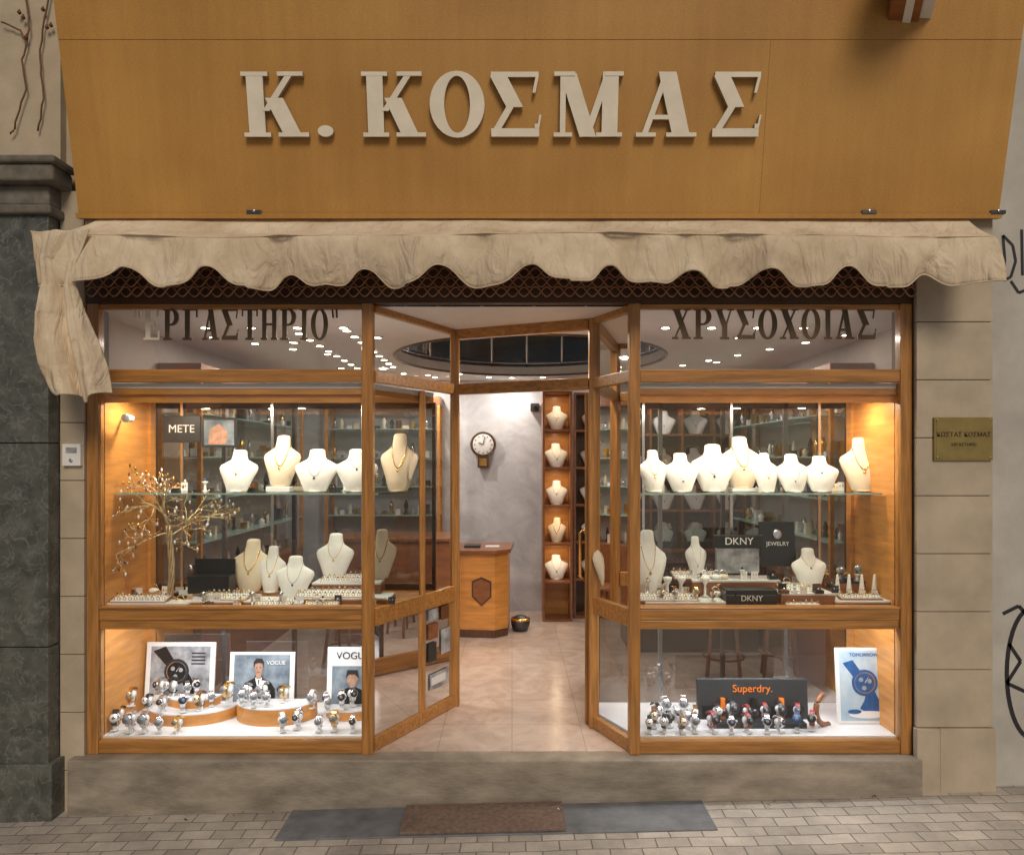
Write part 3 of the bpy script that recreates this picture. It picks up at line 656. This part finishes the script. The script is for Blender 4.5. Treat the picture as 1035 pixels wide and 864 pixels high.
# ------------------------------------------------ watches
def watch(strap,case,face,stand,big=1):
    mb=MB(); rr=[]; n=22
    for k in range(n+1):
        ang=math.radians(40+280*k/n)
        cy=.027*math.cos(ang); cz=.033*math.sin(ang); ny,nz=math.cos(ang),math.sin(ang)
        w=.0105; t=.0022
        rr.append([(-w,cy-ny*t,cz-nz*t+.055),(w,cy-ny*t,cz-nz*t+.055),(w,cy+ny*t,cz+nz*t+.055),(-w,cy+ny*t,cz+nz*t+.055)])
    mb.loft(rr,strap,False)
    c=(0,-.027,.055)
    mb.lathe(c,[(.018*big,0),(.020*big,-.002),(.020*big,-.007),(.0165*big,-.010)],case,20,'y')
    mb.lathe(c,[(.0163*big,-.0085),(.0163*big,-.0102)],face,20,'y')
    hm=case if face is not FRAMEW else STEELD
    mb.box(-.0008,.0008,c[1]-.0112,c[1]-.0104,.055,.066,hm); mb.box(0,.009,c[1]-.0112,c[1]-.0104,.0543,.0557,hm)
    mb.lathe(c,[(.007*big,-.0103),(.007*big,-.0106)],case if face is FRAMEW else GREYP,12,'y')
    mb.box(.019*big,.023*big,-.033,-.029,.053,.057,case)
    mb.box(-.013,.013,-.02,.02,.0,.006,stand); mb.box(-.009,.009,.004,.012,.006,.07,stand)
    mb.lathe((0,.0,.055),[(.016,-.010),(.02,0),(.016,.012)],stand,12,'y')
    return mb.mesh('watch')
STR=M('ivory_strap',(.6,.58,.54),.4)
WM=[watch(SILV,SILV,BLACK,WPL,.9),watch(BLACK,SILV,FRAMEW,WPL,1.0),watch(BRN,GOLD,FRAMEW,WPL,.9),watch(SILV,SILV,GREYP,WPL,1.0),watch(NAVY,STEELD,BLUE,WPL,1.05),watch(RED,STEELD,BLACK,WPL,1.0),watch(GOLD,GOLD,GREYP,WPL,.9),watch(STR,SILV,GREYP,WPL,.95),watch(BLACK,STEELD,BLK2,WPL,1.1),watch(SILV,SILV,NAVY,WPL,1.0)]
random.seed(5)
KS=[0,0,0,3,3,3,9,1,2,6,6,7,8,3]
def watches(lst,z,ks=KS,sc=1.2):
    for u,d in lst:
        k=random.choice(ks)
        inst(WM[k],'wristwatch',(wx(u+random.uniform(-2,2),d),d,z+.001),math.radians(random.uniform(-35,35)),sc*random.uniform(.85,1.15),math.radians(-14))
FZ=.086
def crescent(cx,cy,r0,r1,a0,a1,z0,z1,top=WPL,edge=WI,name='curved_platform'):
    mb=MB(); n=24; outer=[(cx+r1*math.cos(math.radians(a0+(a1-a0)*k/n)),cy+r1*.75*math.sin(math.radians(a0+(a1-a0)*k/n))) for k in range(n+1)]
    inner=[(cx+r0*math.cos(math.radians(a0+(a1-a0)*k/n)),cy+r0*.75*math.sin(math.radians(a0+(a1-a0)*k/n))) for k in range(n+1)]
    for k in range(n):
        mb.prism([inner[k],outer[k],outer[k+1],inner[k+1]],z0,z1-.008,edge); mb.prism([inner[k],outer[k],outer[k+1],inner[k+1]],z1-.0075,z1,top)
    mb.build(name)
crescent(-1.93,.36,.0,.27,180,360,FZ,FZ+.07); crescent(-1.42,.34,.0,.24,180,360,FZ,FZ+.10); crescent(-.97,.36,.0,.16,180,360,FZ,FZ+.06)
crescent(-1.93,.37,.0,.16,180,360,FZ+.0705,FZ+.12)
watches([(133,.29),(213,.29),(148,.23),(165,.19),(203,.22),(186,.19)],FZ+.07)
watches([(160,.32),(174,.30),(189,.30),(200,.33)],FZ+.12)
watches([(229,.27),(243,.22),(257,.19),(271,.20),(286,.27),(250,.29),(266,.28)],FZ+.10)
watches([(316,.28),(330,.30),(345,.26),(356,.32),(332,.22)],FZ+.06)
watches([(118,.10),(132,.07),(146,.07),(162,.07),(180,.07),(300,.12),(288,.08),(305,.22),(323,.08),(340,.09),(355,.08),(120,.2)],FZ)
watches([(390,.3),(398,.36)],FZ)
watches([(656,.06),(672,.07),(688,.06),(704,.07),(660,.14),(678,.15),(696,.14),(666,.23),(684,.23),(702,.22),(672,.32),(692,.32)],FZ)
watches([(722,.07),(740,.06),(806,.08),(822,.1),(758,.07),(774,.06),(790,.07)],FZ,[8,4,1,5,0,9])
watches([(726,.16),(742,.16),(758,.16),(774,.16),(790,.16),(806,.16)],FZ+.03,[4,5,8,0,1,8])
mb=MB(); mb.box(wx(718,.16),wx(814,.16),.13,.21,FZ,FZ+.03,BLK2); mb.build('display_riser',None,bevel=.003)
mb=MB()
mb.tube([(wx(838,.2)+.10*math.cos(a),.2+.06*math.cos(a),FZ+.10+.10*math.sin(a)) for a in [math.radians(120+150*k/24) for k in range(25)]],.016,WR,10); mb.build('wooden_arc_ornament')
watches([(668,.12),(684,.1),(705,.12),(720,.1)],TZ+.026,[6,2,3],.75); watches([(868,.44),(889,.44),(905,.44),(850,.44)],TZ+.09,[4,0,3,1],1.1)
riser(840,912,.36,.5,TZ,TZ+.09,BLK2)

# ------------------------------------------------ posters
def poster(cx,v0,v1,uw,d,tilt,name='framed_poster'):
    z0=FZ+.002 if v1>735 else wz(v1,d); x=wx(cx,d); w=uw*(D+d)/F; h=wz(v0,d)-z0
    g=empty(name,(x,d,z0),(math.radians(-tilt),0,0))
    mb=MB(); mb.box(-w/2,w/2,0,.015,0,h,FRAMEW); mb.build('frame',g,bevel=.002)
    mb=MB(); mb.box(-w/2+.03,w/2-.03,.016,.03,-z0+FZ+.002 if z0>FZ+.01 else 0,h*.5,WPL); mb.build('stand',g)
    return g,w,h
def poly(g,pts,m,k,name='print'):
    mb=MB(); mb.prismxz(pts,-.0012*k,-.0012*k+.001,m); mb.build(name,g)
def ell(cx,cz,rx,rz,n=24): return [(cx+rx*math.cos(2*math.pi*i/n),cz+rz*math.sin(2*math.pi*i/n)) for i in range(n)]
def pwatch(g,x,z,r,body,face,k):
    poly(g,ell(x,z,r,r),body,k); poly(g,ell(x,z,r*.82,r*.82),SILV,k+1); poly(g,ell(x,z,r*.74,r*.74),face,k+2)
    for a in (20,140,260):
        a=math.radians(a); poly(g,ell(x+r*.38*math.cos(a),z+r*.38*math.sin(a),r*.17,r*.17,14),GREYP,k+3)
    poly(g,[(x-r*.02,z),(x+r*.02,z),(x+r*.3,z+r*.5)],FRAMEW,k+4)
g,w,h=poster(181,650,708,70,.42,6)
poly(g,R(-w*.43,w*.43,h*.08,h*.93),GREYP,1); poly(g,[(-w*.40,h*.85),(-w*.22,h*.93),(-w*.05,h*.62),(-w*.16,h*.55)],BLACK,2); poly(g,[(w*.02,h*.42),(w*.12,h*.48),(w*.30,h*.14),(w*.10,h*.08)],BLACK,2); pwatch(g,-.02,h*.5,w*.18,BLK2,BLACK,3)
for q in range(4): poly(g,R(w*.16,w*.36,h*(.62+.06*q),h*(.645+.06*q)),BLK2,2)
g,w,h=poster(264,660,712,66,.40,6)
poly(g,R(-w*.43,w*.43,h*.06,h*.95),SUIT,1)
poly(g,[(-w*.34,h*.06),(w*.22,h*.06),(w*.21,h*.30),(w*.15,h*.42),(w*.03,h*.50),(w*.01,h*.56),(-w*.10,h*.56),(-w*.12,h*.50),(-w*.25,h*.42),(-w*.31,h*.28)],BLACK,2)
poly(g,[(-w*.10,h*.52),(w*.01,h*.52),(-w*.04,h*.22)],FRAMEW,3); poly(g,R(-w*.085,-w*.005,h*.50,h*.62),SKIN,4); poly(g,[(-w*.05,h*.48),(-w*.03,h*.48),(-w*.035,h*.24)],BLACK,5)
poly(g,[(-w*.105,h*.68),(-w*.085,h*.60),(-w*.045,h*.565),(-w*.005,h*.60),(w*.015,h*.68),(w*.015,h*.80),(-w*.105,h*.80)],SKIN,6)
poly(g,[(-w*.12,h*.70),(-w*.125,h*.82),(-w*.08,h*.89),(w*.0,h*.885),(w*.035,h*.82),(w*.025,h*.70),(w*.01,h*.79),(-w*.05,h*.80),(-w*.10,h*.78)],BLK2,7)
poly(g,R(-w*.085,-w*.06,h*.705,h*.72),BLACK,8); poly(g,R(-w*.03,-w*.005,h*.705,h*.72),BLACK,8); poly(g,R(-w*.065,-w*.025,h*.62,h*.63),BRN,8)
pwatch(g,w*.31,h*.28,w*.09,SILV,BLACK,2); text('VOGUE',.035,(w*.22,-.008,h*.8),FRAMEW,g,'lettering')
g,w,h=poster(356,655,718,52,.36,6)
text('VOGUE',.06,(0,-.003,h*.86),BLACK,g,'lettering'); poly(g,R(-w*.4,w*.4,h*.06,h*.7),SUIT,1); poly(g,ell(0,h*.5,w*.11,h*.12),SKIN,2); poly(g,[(-w*.25,h*.06),(w*.25,h*.06),(w*.18,h*.33),(w*.04,h*.38),(-w*.04,h*.38),(-w*.18,h*.33)],BLACK,3); poly(g,[(-w*.13,h*.5),(-w*.1,h*.64),(w*.1,h*.64),(w*.13,h*.5),(w*.05,h*.57),(-w*.07,h*.57)],BLK2,4)
g,w,h=poster(876,656,742,57,.20,5)
poly(g,R(-w*.44,w*.44,h*.04,h*.97),LBLUE,1); text('TOMORROW',.028,(0,-.003,h*.91),BLUE,g,'lettering')
poly(g,[(-w*.38,h*.80),(-w*.2,h*.84),(w*.02,h*.6),(-w*.14,h*.56)],BLUE,2); poly(g,[(w*.06,h*.5),(w*.16,h*.45),(w*.36,h*.12),(w*.12,h*.10),(-w*.1,h*.2),(-w*.02,h*.3)],BLUE,2); poly(g,ell(w*.05,h*.12,w*.35,h*.05),FRAMEW,3); poly(g,ell(-w*.2,h*.16,w*.12,h*.03),BLUE,4); pwatch(g,0,h*.54,w*.23,BLUE,BLUE,3)
g,w,h=signbox(706,818,687,740,.27,.03,BLK2,name='brand_sign',tilt=4)
text('Superdry.',.062,(0,-.003,h*.82),ORANGE,g,'lettering'); poly(g,R(-w*.46,w*.46,h*.1,h*.5),BLACK,2)
mb=MB()
for k in (-.28,.0,.25): mb.box(w*k-.012,w*k+.012,-.03,-.005,.03,h*.66,ORANGE if k!=0 else BLACK); mb.lathe((w*k,-.03,h*.40),[(.02,0),(.021,-.008),(.001,-.009)],STEELD,18,'y')
mb.build('printed_watches',g)

# ------------------------------------------------ shop interior
cx,cy,rx,ry=.15,2.0,1.12,1.12
mb=MB(); n=64; x0,x1,y0,y1=-2.5,2.6,.051,3.6
inn=[];out=[]
for k in range(n):
    a=2*math.pi*k/n; c_,s_=math.cos(a),math.sin(a); inn.append((cx+rx*c_,cy+ry*s_))
    tx=((x1-cx)/c_ if c_>1e-6 else ((x0-cx)/c_ if c_<-1e-6 else 1e9)); ty=((y1-cy)/s_ if s_>1e-6 else ((y0-cy)/s_ if s_<-1e-6 else 1e9)); t=min(tx,ty); out.append((cx+t*c_,cy+t*s_))
CZc=2.495
vs=[(a,b,CZc) for a,b in inn]+[(a,b,CZc) for a,b in out]+[(a,b,CZc+.08) for a,b in inn]
fs=[[k,(k+1)%n,n+(k+1)%n,n+k] for k in range(n)]+[[k,(k+1)%n,2*n+(k+1)%n,2*n+k] for k in range(n)]
mb.add(vs,fs,CEIL); mb.build('ceiling',bld)
mb=MB(); circ=lambda o,z,q=64:[(cx+(rx+o)*math.cos(2*math.pi*k/q),cy+(ry+o)*math.sin(2*math.pi*k/q),z) for k in range(q+1)]
mb.tube(circ(.012,CZc),.014,WD,8)
for zz,r in ((.95,.02),(.5,.008),(.12,.012)): mb.tube(circ(.03,CZc+zz),r,SILV,8)
for k in range(20):
    a=2*math.pi*k/20; mb.cyl((cx+(rx+.03)*math.cos(a),cy+(ry+.03)*math.sin(a),CZc+.08),(cx+(rx+.03)*math.cos(a),cy+(ry+.03)*math.sin(a),CZc+.95),.014,SILV,8)
for k in range(20):
    p=[(cx+(rx+.045)*math.cos(2*math.pi*(k+q)/20),cy+(ry+.045)*math.sin(2*math.pi*(k+q)/20)) for q in (.03,.97)]
    mb.pane(p[0],p[1],CZc+.14,CZc+.9,DGL)
mb.build('mezzanine_railing')
mb=MB(); mb.box(-2.5,2.6,.21,3.75,3.9,4.0,WD); mb.build('upper_ceiling',bld)
for x,y,p in [(-1.6,1.2,9),(-1.6,2.6,8),(-.95,1.0,10),(-.85,3.1,11),(.0,3.33,7),(1.35,3.05,8),(1.8,2.2,8),(1.6,1.0,9),(.25,.66,10)]:
    downlight(x,y,CZc,p,(1,.89,.77),.035,.08)
mb=MB()
pl=[(-2.2+.28*k,3.0+.3*(k%2)) for k in range(16)]+[(-2.1+.2*k,1.0+.25*k) for k in range(4)]+[(2.3-.15*k,.9+.3*k) for k in range(6)]+[(-1.1,.75+.22*k) for k in range(9)]+[(-1.45,.85+.25*k) for k in range(8)]+[(1.0+.3*k,.65) for k in range(4)]+[(-2.0+.3*k,.65) for k in range(4)]
for x,y in pl:
    if ((x-cx)/rx)**2+((y-cy)/ry)**2<1.1: continue
    mb.lathe((x,y,CZc),[(.036,0),(.036,-.004),(.026,-.005)],SILV,14); mb.lathe((x,y,CZc),[(.025,-.003),(.025,-.0065)],LAMPW,12)
mb.build('ceiling_spotlights')
def niches(x0,x1,y0,y1,z0,z1,rows,cols,name='niche_shelf_unit',fill=True,lit=True,frame=WR,back=WI):
    g=empty(name); mb=MB(); t=.022
    mb.box(x0,x1,y1-.015,y1,z0,z1,back)
    for c in range(cols+1):
        x=x0+(x1-x0-t)*c/cols; mb.box(x,x+t,y0,y1-.016,z0,z1,frame)
    for c in range(cols):
        a=x0+(x1-x0-t)*c/cols+t; b=x0+(x1-x0-t)*(c+1)/cols
        for r in range(rows+1):
            z=z0+(z1-z0-t)*r/rows; mb.box(a+.0005,b-.0005,y0+.004,y1-.017,z,z+t,frame)
    mb.build('carcass',g,bevel=.002)
    for c in range(cols):
        for r in range(rows):
            x=x0+(x1-x0)*(c+.5)/cols; z=z0+(z1-z0-t)*r/rows+t; hh=(z1-z0)/rows
            if fill and r>0:
                h=hh*.74; o=inst(BM[random.choice([0,1,4,5])],'necklace_bust',(x,(y0+y1)/2,z+.002),random.uniform(-.2,.2),h*.85); o.parent=g
                if lit:
                    l=bpy.data.lights.new('niche_lamp','AREA'); l.shape='DISK'; l.size=.05; l.energy=.7; l.color=(1,.78,.5); lo=bpy.data.objects.new('niche_lamp',l); scene.collection.objects.link(lo); lo.location=(x,y0+.06,z+hh-t-.01); lo.parent=g
    return g
random.seed(9)
niches(.31,.61,3.1,3.38,.0,2.33,6,1)
niches(.64,1.04,3.25,3.5,.0,2.33,6,1,lit=False,back=WD)
niches(1.1,2.45,3.3,3.55,.3,2.3,5,4,lit=False,back=WD)
def vitrine(x0,x1,y0,y1,name='wall_vitrine'):
    g=empty(name); mb=MB(); mb.box(x0,x1,y0,y1,0,.75,WR); mb.box(x0,x1,y0,y1,2.2,2.3,WR)
    for x in (x0,x1-.03): 
        for y in (y0,y1-.03): mb.box(x,x+.03,y,y+.03,.75,2.2,WI)
    mb.build('cabinet',g,bevel=.003)
    mb=MB()
    for z in (1.05,1.35,1.65,1.95): mb.box(x0+.005,x1-.005,y0+.005,y1-.005,z,z+.008,GEDGE)
    mb.build('shelves',g)
    mb=MB()
    for z in (.75,1.058,1.358,1.658,1.958):
        L_=max(x1-x0,y1-y0); n=int(L_/.08)
        for k in range(n):
            t=(k+.5)/n
            if x1-x0>y1-y0: px,py=x0+.04+(x1-x0-.08)*t,(y0+y1)/2+random.uniform(-.05,.05)
            else: px,py=(x0+x1)/2+random.uniform(-.05,.05),y0+.04+(y1-y0-.08)*t
            m=random.choice([GOLD,SILV,WHITE,CRM,SILV,BLK2,GOLD]); s=random.uniform(.015,.035); hh=random.uniform(.04,.16)
            if random.random()<.5: mb.lathe((px,py,z),[(s,0),(s*.5,hh*.3),(s*.9,hh*.6),(s*.2,hh)],m,10)
            else: mb.box(px-s,px+s,py-.02,py+.02,z,z+hh*.7,m)
    mb.build('goods',g)
vitrine(-2.44,-2.14,.9,3.2); vitrine(-1.95,-.75,3.3,3.58); vitrine(2.19,2.49,.9,3.1)
g=empty('shop_counter')
mb=MB(); pl=[(-.50,2.5),(-.16,2.46),(-.04,2.56),(-.02,3.0),(-.52,3.0)]
mb.prism(pl,.0,.07,WD); mb.prism(pl,.0705,.77,WI); mb.build('body',g,bevel=.004)
mb=MB(); mb.prism([(-.53,2.46),(-.15,2.42),(-.01,2.54),(.02,3.03),(-.55,3.03)],.772,.81,WR); mb.build('top',g,bevel=.006)
mb=MB()
cxp,czp=-.28,.42; pts=[(-.09,.10),(0,.14),(.09,.10),(.09,-.04),(0,-.13),(-.09,-.04)]
yf=lambda x:2.5+(x+.5)*(-.04/.34)
mb.add([(cxp+a,yf(cxp+a)-.008,czp+b) for a,b in pts],[[0,1,2,3,4,5]],WD)
mb.add([(cxp+a*.85,yf(cxp+a*.85)-.011,czp+b*.85) for a,b in pts],[[0,1,2,3,4,5]],WR); mb.build('emblem',g)
mb=MB(); mb.box(-1.6,-.56,2.35,2.85,0,.9,WR); mb.box(-1.63,-.55,2.32,2.88,.902,.93,WR); mb.build('side_counter',g,bevel=.004)
mb=MB(); mb.box(-.45,-.3,2.6,2.75,.811,.83,BLK2); mb.box(-.25,-.12,2.62,2.72,.811,.82,FRAMEW); mb.build('papers',g)
mb=MB(); mb.lathe((.08,2.75,0),[(.07,0),(.09,.06),(.09,.1),(.05,.14),(.01,.15)],STEELD,18); mb.lathe((.08,2.75,.1),[(.092,0),(.095,.01),(.09,.02)],GOLD,18); mb.build('brass_pot')
g=empty('wall_clock')
mb=MB(); c=(-.31,3.57,1.80)
mb.lathe(c,[(.135,.02),(.14,-.02),(.13,-.045),(.112,-.03)],WD,32,'y'); mb.lathe(c,[(.112,-.02),(.112,-.047)],FRAMEW,32,'y')
mb.box(c[0]-.06,c[0]+.06,3.53,3.58,1.55,1.67,WD); mb.box(c[0]-.04,c[0]+.04,3.525,3.531,1.57,1.65,GOLD)
mb.build('case',g,bevel=.003)
mb=MB()
for k in range(12):
    a=k*math.pi/6; mb.cyl((c[0]+.085*math.sin(a),3.52,c[2]+.085*math.cos(a)),(c[0]+.102*math.sin(a),3.52,c[2]+.102*math.cos(a)),.004,BLACK,6)
mb.cyl((c[0],3.518,c[2]),(c[0]-.05,3.518,c[2]+.02),.005,BLACK,6); mb.cyl((c[0],3.516,c[2]),(c[0]+.02,3.516,c[2]+.085),.004,BLACK,6)
mb.build('hands',g)
mb=MB(); mb.box(.20,.29,3.50,3.6,2.16,2.24,BLK2); mb.cyl((.245,3.5,2.2),(.245,3.46,2.19),.02,BLACK); mb.build('wall_speaker',None,bevel=.004)
def stool(x,y,h=.5):
    mb=MB(); mb.lathe((x,y,h),[(.15,0),(.16,.01),(.16,.03),(.14,.04)],WR,24)
    for k in range(4):
        a=k*math.pi/2+.5; mb.cyl((x+.11*math.cos(a),y+.11*math.sin(a),h),(x+.17*math.cos(a),y+.17*math.sin(a),0),.013,WR,8)
    mb.tube([(x+.145*math.cos(a),y+.145*math.sin(a),h*.4) for a in [k*math.pi/8 for k in range(17)]],.008,WR,6); mb.build('wooden_stool')
stool(1.55,1.2); stool(2.0,1.3,.5); stool(-1.3,1.5,.45)
mb=MB(); mb.box(1.0,2.1,2.0,2.5,0,.85,WD); mb.box(.97,2.13,1.97,2.53,.852,.88,WR); mb.box(1.0,2.1,2.0,2.5,.881,1.05,GLASSS); mb.build('glass_counter')

# ------------------------------------------------ wall fixtures
mb=MB(); mb.box(2.31,2.63,-.066,-.053,1.63,1.865,BRASS); mb.box(2.32,2.62,-.068,-.0665,1.64,1.855,BRASS)
for x in (2.325,2.615):
    for z in (1.645,1.85): mb.cyl((x,-.072,z),(x,-.066,z),.005,GOLD,8)
p=mb.build('brass_plaque',None,bevel=.002); text('ΚΩΣΤΑΣ ΚΟΣΜΑΣ',.034,(2.47,-.0695,1.77),DBR,p,'engraved_name'); text('ΕΡΓΑΣΤΗΡΙΟ',.022,(2.47,-.0695,1.715),DBR,p,'engraved_line')
mb=MB(); mb.box(-2.47,-2.37,-.052,-.031,1.60,1.72,FRAMEW); mb.box(-2.45,-2.39,-.054,-.0525,1.67,1.70,GREYP); mb.cyl((-2.42,-.058,1.63),(-2.42,-.052,1.63),.010,SILV,12); mb.build('door_intercom',None,bevel=.004)
mb=MB(); mb.lathe((-2.2,.14,1.87),[(.02,0),(.024,-.05),(.024,-.06)],WPL,16,'y'); mb.cyl((-2.2,.14,1.87),(-2.28,.2,1.87),.008,WPL,8); mb.build('security_camera')
g=empty('graffiti')
def scr(pts,r=.008):
    mb=MB(); P3=[]
    for k in range(len(pts)-1):
        for t in range(8):
            a=t/8; P3.append((pts[k][0]*(1-a)+pts[k+1][0]*a,-.001,pts[k][1]*(1-a)+pts[k+1][1]*a))
    for a,b in zip(P3,P3[1:]):
        d=Vector((b[0]-a[0],b[2]-a[2]))
        if d.length<1e-6: continue
        n=Vector((-d.y,d.x)).normalized()*r
        off=-.0015; mb.add([(a[0]-n.x,off,a[2]-n.y),(b[0]-n.x,off,b[2]-n.y),(b[0]+n.x,off,b[2]+n.y),(a[0]+n.x,off,a[2]+n.y)],[[0,1,2,3]],MARK)
    mb.build('stroke',g)
gx=lambda u,v:(wx(u,0),wz(v,0))
scr([gx(1014,238),gx(1016,262),gx(1014,284)]); scr([gx(1014,238),gx(1024,248),gx(1027,264),gx(1022,280),gx(1014,284)]); scr([gx(1033,232),gx(1034,285)]); scr([gx(1022,284),gx(1030,296),gx(1040,292)])
scr([gx(1018+26-26*math.cos(a),680-66*math.sin(a)) for a in [math.radians(-100+10*k) for k in range(21)]],.012); scr([gx(1020,650),gx(1032,668),gx(1018,690),gx(1040,700)],.01); scr([gx(1014,620),gx(1030,612),gx(1045,628)],.01)

# ------------------------------------------------ world, sun, camera
w=bpy.data.worlds.new('World'); scene.world=w; w.use_nodes=True; nt=w.node_tree
sky=nt.nodes.new('ShaderNodeTexSky'); sky.sky_type='NISHITA'; sky.sun_disc=False; el=math.radians(38); az=math.radians(168)
sky.sun_elevation=el; sky.sun_rotation=az
nt.links.new(sky.outputs[0],nt.nodes['Background'].inputs[0]); nt.nodes['Background'].inputs[1].default_value=.03
sl=bpy.data.lights.new('street_light_standin','SUN'); sl.energy=1.55; sl.angle=math.radians(24); sl.color=(1,.84,.64)  # sun lamp added to stand in for unseen street lighting at night
so=bpy.data.objects.new('street_light_standin',sl); scene.collection.objects.link(so)
dirv=Vector((math.sin(az)*math.cos(el),math.cos(az)*math.cos(el),math.sin(el)))
so.rotation_euler=dirv.to_track_quat('Z','Y').to_euler(); so.location=dirv*10
cam=bpy.data.cameras.new('camera'); co=bpy.data.objects.new('camera',cam); scene.collection.objects.link(co)
co.location=(0,-D,CZ); co.rotation_euler=(math.pi/2,0,0); cam.sensor_width=36; cam.lens=24; cam.shift_y=.032; cam.clip_start=.05; cam.clip_end=500
scene.camera=co
scene.view_settings.view_transform='Standard'; scene.view_settings.look='None'; scene.view_settings.exposure=0
